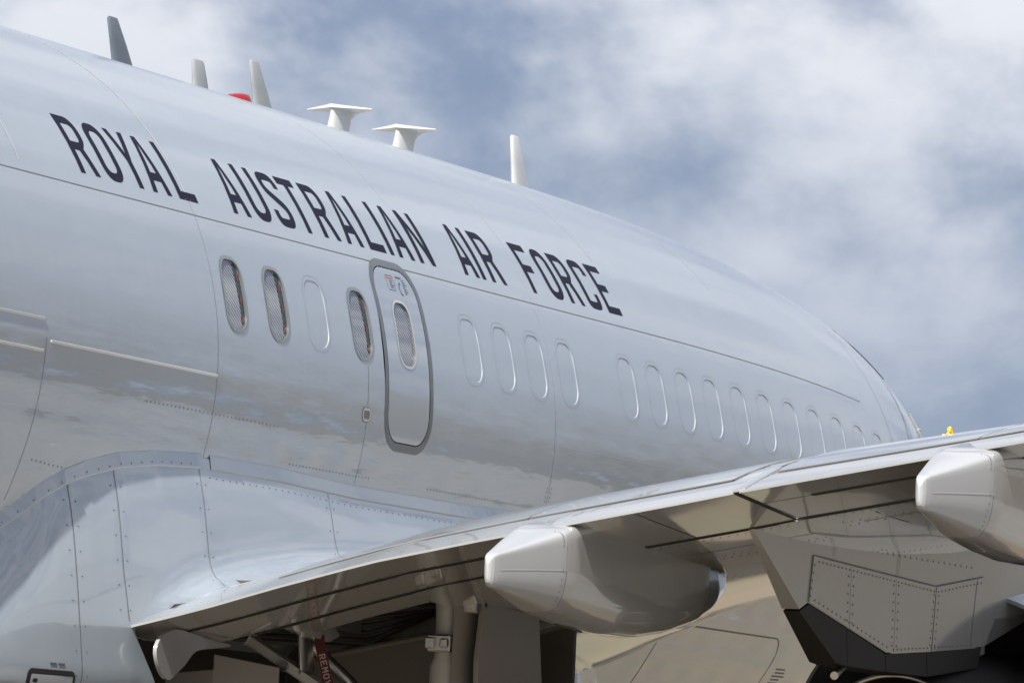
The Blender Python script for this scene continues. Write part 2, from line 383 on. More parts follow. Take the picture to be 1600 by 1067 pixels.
def cabin_window(x, parent, name='cabin_window'):
    lp = rrect(x - .128, WIN_A - .195, x + .128, WIN_A + .195, .10)
    root = empty(name, (0, 0, 0), parent) if name else parent
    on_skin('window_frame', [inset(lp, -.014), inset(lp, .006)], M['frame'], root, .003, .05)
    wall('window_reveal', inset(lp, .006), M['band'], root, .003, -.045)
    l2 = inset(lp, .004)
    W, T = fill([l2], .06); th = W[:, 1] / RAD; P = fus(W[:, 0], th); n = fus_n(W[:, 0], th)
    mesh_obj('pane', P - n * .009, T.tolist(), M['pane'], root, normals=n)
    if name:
        # the lining edge with its clips, seen through the forward side of the pane
        s = [(x + .078, WIN_A - .16), (x + .115, WIN_A - .10), (x + .115, WIN_A + .10), (x + .080, WIN_A + .175), (x + .050, WIN_A + .17)]
        on_skin('lining_edge', [s], M['green'], root, -.0075, .06)
        for dv in (-.13, -.02, .10):
            c = [(x + .086 + .015 * math.cos(a) , WIN_A + dv + .026 * math.sin(a)) for a in np.linspace(0, 2 * math.pi, 11)[:-1]]
            on_skin('lining_clip', [c], M['orange'], root, -.0060, .06)
    return root
for x in clear: cabin_window(x, aircraft)

# overwing exit
exit_door = empty('overwing_exit', (0, 0, 0), aircraft)
wl = rrect(DX - .121, WIN_A - .188, DX + .121, WIN_A + .188, .095)
on_skin('door_panel', [inset(door_loop, .007), wl], M['fairing'], exit_door, 0.0, .05)
wall('door_gap', door_loop, M['void'], exit_door, 0, -.03)
wall('door_edge', inset(door_loop, .007), M['band'], exit_door, 0, -.03)
on_skin('exit_outline_band', [inset(door_loop, -.046), inset(door_loop, -.002)], M['band'], exit_door, .0015, .05)
on_skin('window_frame', [inset(wl, -.010), inset(wl, .006)], M['paleline'], exit_door, .002, .05)
wall('window_reveal', inset(wl, .006), M['band'], exit_door, .002, -.04)
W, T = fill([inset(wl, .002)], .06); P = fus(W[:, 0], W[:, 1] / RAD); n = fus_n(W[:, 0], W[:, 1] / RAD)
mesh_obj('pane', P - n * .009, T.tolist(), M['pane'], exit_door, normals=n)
def rect(x0, a0, x1, a1): return [(x0, a0), (x1, a0), (x1, a1), (x0, a1)]
bxl = rrect(-1.0, deg(20.3), -.885, deg(23.1), .018, 4)
on_skin('instruction_outline', [bxl, inset(bxl, .003)], M['ink'], exit_door, .0014, .05)
on_skin('instruction_heading', [rect(-.985, deg(22.45), -.90, deg(22.75))], M['redink'], exit_door, .0014)
for k, (a, b) in enumerate(((22.0, .05), (21.6, .035), (21.2, .06), (20.8, .045))):
    on_skin('instruction_line', [rect(-.955, deg(a), -.955 + b, deg(a + .14))], M['ink'], exit_door, .0014)
for k in range(7): on_skin('instruction_line', [rect(-.765, deg(22.6 - .42 * k), -.765 + .03 + .012 * (k * 7 % 3), deg(22.75 - .42 * k))], M['ink'], exit_door, .0014)
on_skin('instruction_heading', [rect(-.845, deg(22.9), -.765, deg(23.15))], M['ink'], exit_door, .0014)
ar = [(-.805 + .028 * math.cos(t), deg(20.9) + .040 * math.sin(t)) for t in np.linspace(R(70), R(290), 14)]
ar2 = [(-.805 + .019 * math.cos(t), deg(20.9) + .030 * math.sin(t)) for t in np.linspace(R(290), R(70), 14)]
on_skin('handle_arrow', [ar + ar2], M['ink'], exit_door, .0014)
# courtesy lamp aft of the exit
lampo = empty('wing_light', (0, 0, 0), aircraft)
ll = rrect(-1.555, deg(-3.9), -1.445, deg(-1.6), .03, 5)
on_skin('lamp_bezel', [ll, inset(ll, .014)], M['paleline'], lampo, .002); on_skin('lens', [inset(ll, .014)], M['lamp'], lampo, .001)
on_skin('bezel_outline', [inset(ll, -.004), inset(ll, 0)], M['line'], lampo, .001)

# ------------------------------------------------------------------ lettering
LW, LH, LS = .231, deg(11.0), .054
def smooth_path(pts, n=6):
    P = [np.array(p) for p in pts]; P = [2 * P[0] - P[1]] + P + [2 * P[-1] - P[-2]]; o = []
    for i in range(1, len(P) - 2):
        for k in range(n):
            t = k / n; a, b, c, d = P[i - 1:i + 3]
            o.append(.5 * ((2 * b) + (-a + c) * t + (2 * a - 5 * b + 4 * c - d) * t * t + (-a + 3 * b - 3 * c + d) * t ** 3))
    o.append(P[-2]); return np.array(o)
def stroke(path, s):
    t = np.gradient(path, axis=0); t /= np.linalg.norm(t, axis=1)[:, None]; n = np.stack([-t[:, 1], t[:, 0]], -1)
    return [tuple(v) for v in np.concatenate([path + n * s / 2, (path - n * s / 2)[::-1]])]
def arc(cx, cy, rx, ry, a0, a1, n=8): return [(cx + rx * math.cos(R(a0 + (a1 - a0) * k / n)), cy + ry * math.sin(R(a0 + (a1 - a0) * k / n))) for k in range(n + 1)]
def glyph(ch, w=LW, h=LH, s=LS):
    m = s * .95                      # horizontal stroke
    if ch == 'I': return [[(0, 0), (s, 0), (s, h), (0, h)]]
    if ch == 'L': return [[(0, 0), (w, 0), (w, m), (s, m), (s, h), (0, h)]]
    if ch == 'T': return [[(w / 2 - s / 2, 0), (w / 2 + s / 2, 0), (w / 2 + s / 2, h - m), (w, h - m), (w, h), (0, h), (0, h - m), (w / 2 - s / 2, h - m)]]
    if ch == 'F': return [[(0, 0), (s, 0), (s, .42 * h), (w * .78, .42 * h), (w * .78, .42 * h + m), (s, .42 * h + m), (s, h - m), (w, h - m), (w, h), (0, h)]]
    if ch == 'E': return [[(0, 0), (w, 0), (w, m), (s, m), (s, .44 * h), (w * .78, .44 * h), (w * .78, .44 * h + m), (s, .44 * h + m), (s, h - m), (w, h - m), (w, h), (0, h)]]
    if ch == 'N': return [[(0, 0), (s, 0), (s, h * .70), (w - s, 0), (w, 0), (w, h), (w - s, h), (w - s, h * .30), (s, h), (0, h)]]
    if ch == 'M': return [[(0, 0), (s, 0), (s, h * .7), (w / 2, h * .3), (w - s, h * .7), (w - s, 0), (w, 0), (w, h), (w - s, h), (w / 2, h * .58), (s, h), (0, h)]]
    if ch == 'V': return [[(w / 2 - s / 2, 0), (w / 2 + s / 2, 0), (w, h), (w - s, h), (w / 2, h * .25), (s, h), (0, h)]]
    if ch == 'Y': return [[(w / 2 - s / 2, 0), (w / 2 + s / 2, 0), (w / 2 + s / 2, .44 * h), (w, h), (w - s, h), (w / 2, .58 * h), (s, h), (0, h), (w / 2 - s / 2, .44 * h)]]
    if ch == 'A':
        il = lambda y: s + (w / 2 - s) * y / (h * .9); y0, y1 = .21 * h, .21 * h + m
        return [[(0, 0), (s, 0), (il(y0), y0), (w - il(y0), y0), (w - s, 0), (w, 0), (w / 2 + s / 2, h), (w / 2 - s / 2, h)], [(il(y1), y1), (w - il(y1), y1), (w / 2, h * .9)]]
    if ch == 'O': return [rrect(0, 0, w, h, .095), rrect(s, m, w - s, h - m, .048)]
    if ch == 'U':
        return [[(0, h)] + arc(.095, .095, .095, .095, 180, 270) + arc(w - .095, .095, .095, .095, 270, 360) + [(w, h), (w - s, h)] + arc(w - s - .048, m + .048, .048, .048, 360, 270) + arc(s + .048, m + .048, .048, .048, 270, 180) + [(s, h)]]
    if ch == 'R':
        y0 = .40 * h; r = .085
        o = [(0, 0), (s, 0), (s, y0), (w * .50, y0), (w - s, 0), (w, 0), (w * .74, y0 + .012)] + arc(w - r, y0 + .02 + r, r, r, -40, 0, 4) + arc(w - r, h - r, r, r, 0, 90, 6) + [(0, h)]
        return [o, [(s, y0 + m)] + arc(w - s - .035, y0 + m + .035, .035, .035, -90, 0, 5) + arc(w - s - .035, h - m - .035, .035, .035, 0, 90, 5) + [(s, h - m)]]
    e = s / 2
    if ch == 'C': return [stroke(smooth_path([(w - e, .70 * h), (w - e, .80 * h), (w * .80, h - e * 1.25), (w / 2, h - e), (w * .20, h - e * 1.25), (e, .80 * h), (e, .5 * h), (e, .20 * h), (w * .20, e * 1.25), (w / 2, e), (w * .80, e * 1.25), (w - e, .20 * h), (w - e, .32 * h)]), s)]
    if ch == 'S': return [stroke(smooth_path([(w - e, .72 * h), (w - e, .82 * h), (w * .78, h - e * 1.2), (w / 2, h - e), (w * .22, h - e * 1.2), (e, .82 * h), (e, .71 * h), (w * .24, .60 * h), (w * .76, .40 * h), (w - e, .29 * h), (w - e, .18 * h), (w * .78, e * 1.2), (w / 2, e), (w * .22, e * 1.2), (e, .18 * h), (e, .28 * h)]), s)]
TX = [('R', -4.783), ('O', -4.468), ('Y', -4.175), ('A', -3.921), ('L', -3.596), ('A', -2.907), ('U', -2.596), ('S', -2.285), ('T', -2.006), ('R', -1.69), ('A', -1.371), ('L', -1.052), ('I', -.759), ('A', -.633), ('N', -.321),
      ('A', .347), ('I', .624), ('R', .776), ('F', 1.43), ('O', 1.742), ('R', 2.051), ('C', 2.375), ('E', 2.685)]
A0 = deg(27.62)
for ch, x in TX:
    on_skin('letter', [[(x + u, A0 + v) for u, v in lp] for lp in glyph(ch)], M['navy'], fuselage, .0012, .04)

# ------------------------------------------------------------------ skin seams
def strip(name, X0, X1, a0, wd, mat, parent=fuselage, off=.0008):
    return on_skin(name, [rect(X0, a0 - wd / 2, X1, a0 + wd / 2)], mat, parent, off, .25)
def ring(name, X, a0, a1, wd, mat, parent=fuselage, off=.0008):
    n = 40; V = []; Nn = []; F = []
    for k in range(n + 1):
        th = R(a0 + (a1 - a0) * k / n)
        for dx in (-wd / 2, wd / 2):
            q = fus(X + dx, th); m_ = fus_n(X + dx, th); V.append(q + m_ * off); Nn.append(m_)
        if k: F.append((2 * k - 2, 2 * k - 1, 2 * k + 1, 2 * k))
    return mesh_obj(name, V, F, mat, parent, normals=Nn)
strip('skin_seam', -9, 7.54, deg(25.05), .0055, M['line'])
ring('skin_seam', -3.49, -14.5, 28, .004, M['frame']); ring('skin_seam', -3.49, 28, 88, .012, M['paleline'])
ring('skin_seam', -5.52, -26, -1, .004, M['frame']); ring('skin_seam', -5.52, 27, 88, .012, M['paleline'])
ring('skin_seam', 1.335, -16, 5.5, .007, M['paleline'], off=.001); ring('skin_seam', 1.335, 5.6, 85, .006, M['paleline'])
strip('skin_seam', 1.335, 3.3, deg(-1.3), .005, M['paleline'])
ring('skin_seam', -.35, 40, 88, .009, M['paleline']); ring('skin_seam', 2.95, 40, 88, .009, M['paleline']); ring('skin_seam', 5.2, 42, 88, .009, M['paleline'])
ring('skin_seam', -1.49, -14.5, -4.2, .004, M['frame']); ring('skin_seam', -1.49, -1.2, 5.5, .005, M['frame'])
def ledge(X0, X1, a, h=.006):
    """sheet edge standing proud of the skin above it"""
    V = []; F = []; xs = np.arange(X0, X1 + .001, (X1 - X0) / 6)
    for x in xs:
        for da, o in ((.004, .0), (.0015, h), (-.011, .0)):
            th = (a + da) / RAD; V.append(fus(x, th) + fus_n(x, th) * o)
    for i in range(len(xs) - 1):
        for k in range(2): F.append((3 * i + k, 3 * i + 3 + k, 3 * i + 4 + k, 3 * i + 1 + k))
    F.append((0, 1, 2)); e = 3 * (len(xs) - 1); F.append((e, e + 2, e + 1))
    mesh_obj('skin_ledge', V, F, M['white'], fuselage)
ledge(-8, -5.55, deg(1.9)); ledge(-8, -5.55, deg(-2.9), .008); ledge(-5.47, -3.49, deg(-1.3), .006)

def rivets(name, pts, nrm, r, mat, parent):
    V = []; F = []
    for p, n in zip(pts, nrm):
        n = Vector(n).normalized(); a = n.cross(Vector((0, 0, 1)) if abs(n.z) < .9 else Vector((1, 0, 0))).normalized(); b = n.cross(a); o = len(V); p = Vector(p)
        for k in range(7): V.append(p + n * .0008 + (a * math.cos(k * 2 * math.pi / 7) + b * math.sin(k * 2 * math.pi / 7)) * r)
        V.append(p + n * .0022); F += [(o + k, o + (k + 1) % 7, o + 7) for k in range(7)]
    o = mesh_obj(name, V, F, mat, parent); o['kind'] = 'stuff'; return o
pp = []; nn_ = []
for x in np.arange(-2.4, 3.2, .045):
    if not (-1.3 < x < -.5): pp.append(fus(x, R(-13.2))); nn_.append(fus_n(x, R(-13.2)))
for x in np.arange(-4.3, -2.6, .05): pp.append(fus(x, R(-7.5))); nn_.append(fus_n(x, R(-7.5)))
for x in np.arange(-5.4, -4.2, .05): pp.append(fus(x, R(-19.5 + (x + 5.4) * -1.2))); nn_.append(fus_n(x, R(-19.5)))
for a in np.arange(-14, -9, .8):
    for x in (1.30, 1.37): pp.append(fus(x, R(a))); nn_.append(fus_n(x, R(a)))
rivets('rivet_rows', pp, nn_, .006, M['frame'], fuselage)
pp = []; nn_ = []
for x in np.arange(-6.5, 7.4, .055): pp.append(fus(x, R(24.3))); nn_.append(fus_n(x, R(24.3)))
for x0 in (-5.52, -3.49, 1.335):
    for dx in (-.03, .03):
        for a in np.arange(-13, 84, 1.7):
            if x0 == -3.49 or a > 27 or a < -2: pp.append(fus(x0 + dx, R(a))); nn_.append(fus_n(x0 + dx, R(a)))
rivets('rivet_rows', pp, nn_, .0035, M['paleline'], fuselage)

# cargo door outline and stencil, low on the forward fuselage
cl = rrect(4.0, deg(-66), 6.27, deg(-29.6), .18, 8)
on_skin('cargo_door_seam', [cl, inset(cl, .010)], M['line'], fuselage, .001, .08)
for k in range(5): on_skin('stencil_line', [rect(6.43 + .02 * (k % 2), deg(-36 - .75 * k), 6.62 + .03 * (k % 3), deg(-35.7 - .75 * k))], M['ink'], fuselage, .001)

# cockpit
ring('skin_seam', 9.15, -8, 60, .014, M['line']); ring('skin_seam', 8.2, -6, 80, .008, M['frame'])
cw = empty('cockpit_window', (0, 0, 0), aircraft)
for X0, X1, a0, a1 in ((9.28, 9.50, 14, 24), (9.62, 9.90, 14, 27), (9.98, 10.75, 14, 36), (9.06, 9.56, 45, 55)):
    lp = rrect(X0, deg(a0), X1, deg(a1), .05, 4) if a0 < 40 else [(9.06, deg(51)), (9.56, deg(43.5)), (9.56, deg(49.5)), (9.06, deg(57))]
    on_skin('pane', [inset(lp, .02)], M['glass'], cw, .004, .08); on_skin('window_frame', [lp, inset(lp, .02)], M['band'], cw, .006, .08); wall('frame_edge', lp, M['line'], cw, .006, 0)
bm = bmesh.new(); tube(bm, [fus(10.0, R(t)) + fus_n(10.0, R(t)) * .014 for t in (36, 30, 24, 16)], .007, 8); bm_obj('wiper', bm, M['frame'], cw, 40)
bm = bmesh.new(); c0 = fus(10.02, R(31)) + fus_n(10.02, R(31)) * .012; box(bm, c0, (.05, .03, .02)); bevel(bm, .004, 1); bm_obj('wiper_post', bm, M['paleline'], cw)
on_skin('skin_seam', [[(9.45, deg(47)), (9.2, deg(34)), (8.98, deg(24)), (8.84, deg(14)), (8.865, deg(14)), (9.005, deg(24)), (9.225, deg(34)), (9.475, deg(47))]], M['band'], fuselage, .001)

# ------------------------------------------------------------------ wing
TE_Y = [-1.6, -1.914, -2.144, -2.37, -2.682, -3.233, -3.847, -4.334, -4.918, -5.158]
TE_Z = [-1.49, -1.412, -1.355, -1.295, -1.203, -1.054, -.926, -.832, -.718, -.668]
def te(y):
    """trailing edge: station and height at span y (negative starboard)"""
    X = -4.5 if y > -5.158 else -4.5 + (y + 5.158) * .28
    if y >= -5.158: z = np.interp(-y, [-v for v in TE_Y], TE_Z)
    else: z = -.668 + (-y - 5.158) * .150
    return X, float(z)
def chord(y):
    return float(np.interp(-y, [1.6, 1.95, 3.6, 4.9, 9.0], [7.1, 6.75, 5.45, 4.75, 3.7]))
LOW_D = [0, .45, .95, 1.3, 2.0, 3.0, 4.1, 5.0]; LOW_V = [0, .032, .064, .084, .103, .103, .045, -.02]
UP_D = [0, .2, .43, .7, 1.0, 1.3, 1.8, 2.4, 3.0, 3.8]; UP_V = [0, .0575, .117, .179, .237, .284, .345, .385, .40, .385]
def low(d, y):
    c = chord(y); k = c / 5.1
    e = max(0, (d - (c - .9)) / .9)
    base = np.interp(d / k, LOW_D, LOW_V)
    return -base + (.16 * e ** 2)
def upp(d, y):
    c = chord(y); k = max(1, c / 5.1)
    e = max(0, (d - (c - 1.3)) / 1.3)
    return np.interp(d / k ** .5, UP_D, UP_V) * (1 if k < 1 else k ** .3) - .45 * e ** 2.2 * (np.interp(d / k ** .5, UP_D, UP_V) - low(d, y) * 0) - .16 * 0
def wing_pt(y, d, side, off=0.):
    X, z = te(y)
    v = low(d, y) if side < 0 else upp(d, y) * np.interp(-y, [5.1, 6.4], [1, .86]) + .012
    return Vector((X + d, y, z + v + off))
def shell(name, ys, ds_low, ds_up, mat, parent, open_le=False):
    """closed skin between the lower stations ds_low and upper stations ds_up (both running forward)"""
    V = []; F = []; n = len(ds_low) + len(ds_up)
    for y in ys:
        c = chord(y)
        f = lambda q: q(y) if callable(q) else q
        for q in ds_up[::-1]: V.append(wing_pt(y, f(q), 1))
        for q in ds_low: V.append(wing_pt(y, f(q), -1))
    for i in range(len(ys) - 1):
        for k in range(n):
            a, b = i * n + k, i * n + (k + 1) % n; F.append((a, b, b + n, a + n))
    F.append(tuple(range(n))); F.append(tuple(range((len(ys) - 1) * n, len(ys) * n))[::-1])
    bm = bmesh.new(); vs = [bm.verts.new(v) for v in V]
    for f in F: bm.faces.new([vs[k] for k in f])
    return bm_obj(name, bm, mat, parent, smooth=28)
wing = empty('wing', (0, 0, 0), aircraft)
span = lambda a, b, n: list(np.linspace(a, b, n))
IN = span(-1.98, -5.135, 18); IN2 = span(-2.3, -3.99, 10)
# inboard flap: aft segment, main segment, and the thrust gate panel beside the pylon
shell('aft_flap', span(-1.84, -4.16, 14), [0, .12, .25, .34, .425], [0, .1, .2, .32, .425], M['wing'], wing)
shell('main_flap', span(-2.02, -4.16, 14), [.45, .55, .68, .8, .92], [.45, .55, .68, .8, .92], M['wing'], wing)
shell('thrust_gate_flap', span(-4.163, -5.135, 8), [0, .15, .3, .5, .7, .92], [0, .1, .2, .32, .5, .7, .92], M['wing'], wing)
shell('outboard_aft_flap', span(-5.165, -9, 12), [0, .12, .25, .34], [0, .1, .2, .34], M['wing'], wing)
shell('outboard_main_flap', span(-5.165, -9, 12), [.36, .5, .7, .87], [.36, .5, .7, .87], M['wing'], wing)
# fixed trailing panel ahead of the flap and the wing box with the open wheel well between
shell('fixed_panel', span(-2.35, -3.02, 6), [.95, 1.05, 1.15, 1.28], [.95, 1.05, 1.15, 1.28], M['wing'], wing)
fr = lambda f: (lambda y: chord(y) * f)
lows = [3.35] + [fr(f) for f in (.62, .7, .8, .88, .93, .97, .99, 1.0)]
ups = [3.35] + [fr(f) for f in (.62, .7, .8, .88, .93, .97, .99, 1.0)]
def box_shell(name, ys, d0, mat):
    V = []; F = []; rows = []
    for y in ys:
        c = chord(y); ds = [d0 + (c - d0) * t for t in (0, .06, .12, .2, .28, .36, .45, .54, .63, .72, .8, .87, .93, .97, .99)]
        L_ = [wing_pt(y, d, -1) for d in ds]
        zu = [te(y)[1] + upp(d, y) * np.interp(-y, [5.1, 6.4], [1, .86]) + .012 for d in ds]
        zm = [te(y)[1] + low(c, y) + .10] 
        U_ = [Vector((te(y)[0] + d, y, max(z, l.z + .02))) for d, z, l in zip(ds, zu, L_)]
        rows.append(L_ + [Vector((te(y)[0] + c, y, (L_[-1].z + U_[-1].z) / 2))] + U_[::-1])
    n = len(rows[0]); bm = bmesh.new(); vs = [[bm.verts.new(v) for v in r] for r in rows]
    for i in range(len(ys) - 1):
        for k in range(n): bm.faces.new((vs[i][k], vs[i][(k + 1) % n], vs[i + 1][(k + 1) % n], vs[i + 1][k]))
    bm.faces.new(vs[0]); bm.faces.new(vs[-1][::-1])
    return bm_obj(name, bm, mat, wing, smooth=30)
box_shell('wing_box', span(-3.03, -9, 22), .95, M['wing'])
box_shell('wing_root_box', span(-1.5, -3.025, 8), 3.1, M['wing'])
# upper skin over the wheel well and the spoilers, whose trailing edges overlap the flaps
def sheet(name, ys, ds, th, mat, lift=.004, parent=None):
    V = []; n = len(ds)
    for y in ys:
        for d in ds: V.append(wing_pt(y, d, 1, lift))
        for d in ds[::-1]: V.append(wing_pt(y, d, 1, lift - th))
    m_ = 2 * n; F = []
    for i in range(len(ys) - 1):
        for k in range(m_): a, b = i * m_ + k, i * m_ + (k + 1) % m_; F.append((a, b, b + m_, a + m_))
    F.append(tuple(range(m_))); F.append(tuple(range((len(ys) - 1) * m_, len(ys) * m_))[::-1])
    bm = bmesh.new(); vs = [bm.verts.new(v) for v in V]
    for f in F: bm.faces.new([vs[k] for k in f])
    return bm_obj(name, bm, mat, parent or wing, smooth=30)
sheet('upper_root_skin', span(-1.5, -3.04, 10), [.96, 1.5, 2, 2.5, 3.12], .02, M['wing'])
for a, b in ((-2.55, -3.9), (-3.91, -4.98), (-5.22, -6.35), (-6.36, -7.5), (-7.51, -8.7)):
    sheet('spoiler', span(a, b, 6), [.43, .6, .85, 1.1, 1.35], .006, M['wing'], .008)
    V = []; 
    sheet('spoiler_lip', span(a, b, 6), [.405, .428], .004, M['line'], .006)
strap = bmesh.new(); Y0 = -5.71
c0 = wing_pt(Y0, 1.75, 1)
tube(strap, [c0 + Vector((.028 * math.cos(t), .0, .002 + .040 * math.sin(t))) for t in np.linspace(R(-60), R(240), 13)], .008, 8)
box(strap, c0 + Vector((0, 0, .0)), (.1, .05, .012))
bm_obj('escape_strap_ring', strap, M['yellow'], wing, 40)
# cover plate at the gap between inboard and outboard flaps
bm = bmesh.new(); q = [wing_pt(-5.12, .02, 1, .005), wing_pt(-5.19, .02, 1, .005), wing_pt(-5.19, .55, 1, .012), wing_pt(-5.12, .55, 1, .012)]
prism(bm, q, (0, 0, -.012)); bm_obj('gap_seal', bm, M['wing'], wing)
# thin seams on the lower skin
def low_seam(pts, wd=.012, mat=None, name='wing_seam'):
    bm = bmesh.new(); P = [wing_pt(y, d, -1, -.002) for y, d in pts]
    for a, b in zip(P, P[1:]):
        t = (b - a).normalized(); s = t.cross(Vector((0, 0, 1))).normalized() * wd / 2
        bm.faces.new([bm.verts.new(v) for v in (a - s, b - s, b + s, a + s)])
    return bm_obj(name, bm, mat or M['line'], wing)
low_seam([(y, .437) for y in span(-2.0, -4.0, 14)], .06, M['void'], 'slot_shade'); low_seam([(y, .935) for y in span(-2.2, -5.13, 18)], .06, M['void'], 'slot_shade')  # dark strips on the skin stand in for shade inside the slots
low_seam([(y, .35) for y in span(-5.45, -8.9, 12)], .05, M['void'], 'slot_shade'); low_seam([(y, .91) for y in span(-5.17, -8.9, 12)], .06, M['void'], 'slot_shade')
low_seam([(-5.15, d) for d in (0, .3, .6, .92)], .03, M['void'], 'slot_shade')
low_seam([(y, 1.40) for y in span(-4.4, -5.1, 5)], .01)
low_seam([(-4.62, d) for d in (.03, .5, .9)], .008)
low_seam([(y, 1.28) for y in span(-5.4, -8.5, 10)], .01); low_seam([(y, 2.2) for y in span(-5.6, -8.5, 10)], .008)
for y in (-5.55, -5.95, -6.4): low_seam([(y, 1.05), (y, 1.5), (y, 2.2), (y, 3)], .007)
rp = []; 
for y in np.arange(-3.4, -5.1, -.045):
    for d in (1.02, 1.60, 1.70, 2.5, 2.58): rp.append(wing_pt(y, d, -1, -.001))
for y in np.arange(-5.3, -7.5, -.05):
    for d in (.98, 1.22, 1.34): rp.append(wing_pt(y, d, -1, -.001))
for y in np.arange(-2.1, -4.1, -.06):
    for d in (.53, .87, .38): rp.append(wing_pt(y, d, -1, -.001))
rivets('rivet_rows', rp, [(0, 0, -1)] * len(rp), .006, M['rivet'], wing)

# ------------------------------------------------------------------ flap track fairings
def canoe(name, yc, dx, dz, label):
    root = empty(name, (0, 0, 0), aircraft); root['label'] = label
    # X, top, bottom, half width, flatness
    st = [(-5.240, -1.075, -1.150, .006), (-5.232, -1.052, -1.168, .016), (-5.215, -1.036, -1.182, .026), (-5.18, -1.022, -1.190, .036), (-5.10, -1.002, -1.198, .054), (-4.85, -.938, -1.235, .108), (-4.62, -.880, -1.272, .155), (-4.50, -.845, -1.288, .170), (-4.2, -.80, -1.32, .178), (-3.8, -.80, -1.345, .183),
          (-3.4, -.80, -1.345, .183), (-3.0, -.82, -1.305, .178), (-2.6, -.85, -1.235, .165), (-2.35, -.88, -1.165, .140), (-2.15, -.90, -1.08, .10), (-2.05, -.93, -1.00, .05), (-2.02, -.95, -.97, .015)]
    st = [tuple(np.array([np.interp(t, range(len(st)), [s[k] for s in st]) for k in range(4)])) for t in np.linspace(0, len(st) - 1, 81)]
    n = 40
    def sect(s):
        X, zt, zb, hw = s; o = []; zc = zb + (zt - zb) * .52
        for k in range(n):
            a = 2 * math.pi * k / n; c, sn = math.cos(a), math.sin(a)
            ex = .22 if sn > 0 else .48
            yy = hw * math.copysign(abs(c) ** ex, c) * (1 - (.10 if sn < 0 else -.0) * abs(sn)); zz = zc + (zt - zc if sn > 0 else zc - zb) * math.copysign(abs(sn) ** (.24 if sn > 0 else .8), sn)
            o.append(Vector((X + dx, yc + yy, zz + dz)))
        return o
    def part(nm, rows, mat):
        bm = bmesh.new(); vs = [[bm.verts.new(v) for v in r] for r in rows]
        for a, b in zip(vs, vs[1:]):
            for k in range(n): bm.faces.new((a[k], b[k], b[(k + 1) % n], a[(k + 1) % n]))
        bm.faces.new(vs[0]); bm.faces.new(vs[-1][::-1]); return bm_obj(nm, bm, mat, root, 40)
    aft = [s for s in st if s[0] <= -4.60]; fwd = [s for s in st if s[0] >= -4.595]
    aft.append((-4.597, *[np.interp(-4.597, [s[0] for s in st], [s[k] for s in st]) for k in (1, 2, 3)])); fwd.insert(0, (-4.591, *aft[-1][1:]))
    part('aft_cone', [sect(s) for s in aft], M['cone']); part('canoe_body', [sect(s) for s in fwd], M['wing'])
    g = (-4.594, aft[-1][1] - .001, aft[-1][2] + .001, aft[-1][3] - .001)
    rs = [[(v - Vector((0, yc, -1.07 + dz))) * 1.0 + Vector((0, yc, -1.07 + dz)) for v in sect((g[0] + q, *g[1:]))] for q in (-.004, .004)]
    part('joint', rs, M['line'])
    s = sect((-4.63, *[np.interp(-4.63, [q[0] for q in st], [q[k] for q in st]) for k in (1, 2, 3)]))
    pts = [s[k] for k in range(n) if abs(s[k].y - yc) > .1 and s[k].y < yc][::1]
    rivets('fasteners', pts, [(0, -1, 0)] * len(pts), .006, M['frame'], root)
    # hairline between upper and lower halves of the cone
    bm = bmesh.new(); hl = []
    for q in aft[16:]:
        r_ = sect(q); v = min((w for w in r_ if w.y < yc), key=lambda w: abs((w.z - dz) - (q[2] + (q[1] - q[2]) * .52))); hl.append(v + Vector((0, -.0015, 0)))
    for a, b in zip(hl, hl[1:]): bm.faces.new([bm.verts.new(v) for v in (a + Vector((0, 0, -.002)), b + Vector((0, 0, -.002)), b + Vector((0, 0, .002)), a + Vector((0, 0, .002)))])
    bm_obj('hairline', bm, M['paleline'], root)
    return root
canoe('flap_track_fairing', -4.16, 0, 0, 'canoe shaped flap fairing inboard of the engine pylon')
canoe('flap_track_fairing', -6.45, -.36, te(-6.45)[1] - te(-4.16)[1], 'canoe shaped flap fairing outboard of the engine pylon')

# ------------------------------------------------------------------ engine and pylon
pyl = empty('engine_pylon', (0, 0, 0), aircraft)
PY = -4.90
def pylon_half(X): return .010 + (X + 3.62) * .0545
def pylon_sheet(name, pts, mat, out=.0, parent=pyl):
    """side plate through (X, z) corner points on both flanks of the pylon, closed into a solid"""
    bm = bmesh.new()
    a = [bm.verts.new((X, PY - pylon_half(X) - out, z)) for X, z in pts]; b = [bm.verts.new((X, PY + pylon_half(X) + out, z)) for X, z in pts]
    bm.faces.new(a); bm.faces.new(b[::-1])
    for i in range(len(pts)): bm.faces.new((a[i], b[i], b[(i + 1) % len(pts)], a[(i + 1) % len(pts)]))
    bmesh.ops.triangulate(bm, faces=[f for f in bm.faces if len(f.verts) > 4])
    return bm_obj(name, bm, mat, parent, 20)
def sub(pts, n=5):
    o = []
    for (a, b), (c, d) in zip(pts, pts[1:] + pts[:1]):
        for k in range(n): o.append((a + (c - a) * k / n, b + (d - b) * k / n))
    return o
bot = [(-3.60, -.775), (-2.93, -1.155), (-2.82, -1.115), (-1.71, -1.32), (-.6, -1.25), (-.26, -1.215), (-.12, -1.06), (.6, -.98)]
topz = [(.6, -.60), (-.3, -.60), (-1.5, -.66), (-2.6, -.70), (-3.3, -.72)]
pylon_sheet('side_skin', bot + topz, M['wing'])
for q in ([(-2.775, -.873), (-2.26, -.898), (-2.26, -1.215), (-2.815, -1.112)], [(-2.255, -.898), (-1.62, -.922), (-1.62, -1.322), (-1.70, -1.316), (-2.255, -1.216)],
          [(-1.615, -.922), (-1.03, -.935), (-1.07, -1.285), (-1.615, -1.32)], [(-1.025, -.935), (-.33, -.845), (-.42, -1.235), (-1.065, -1.284)]):
    pylon_sheet('access_panel', q, M['wing'], .005)
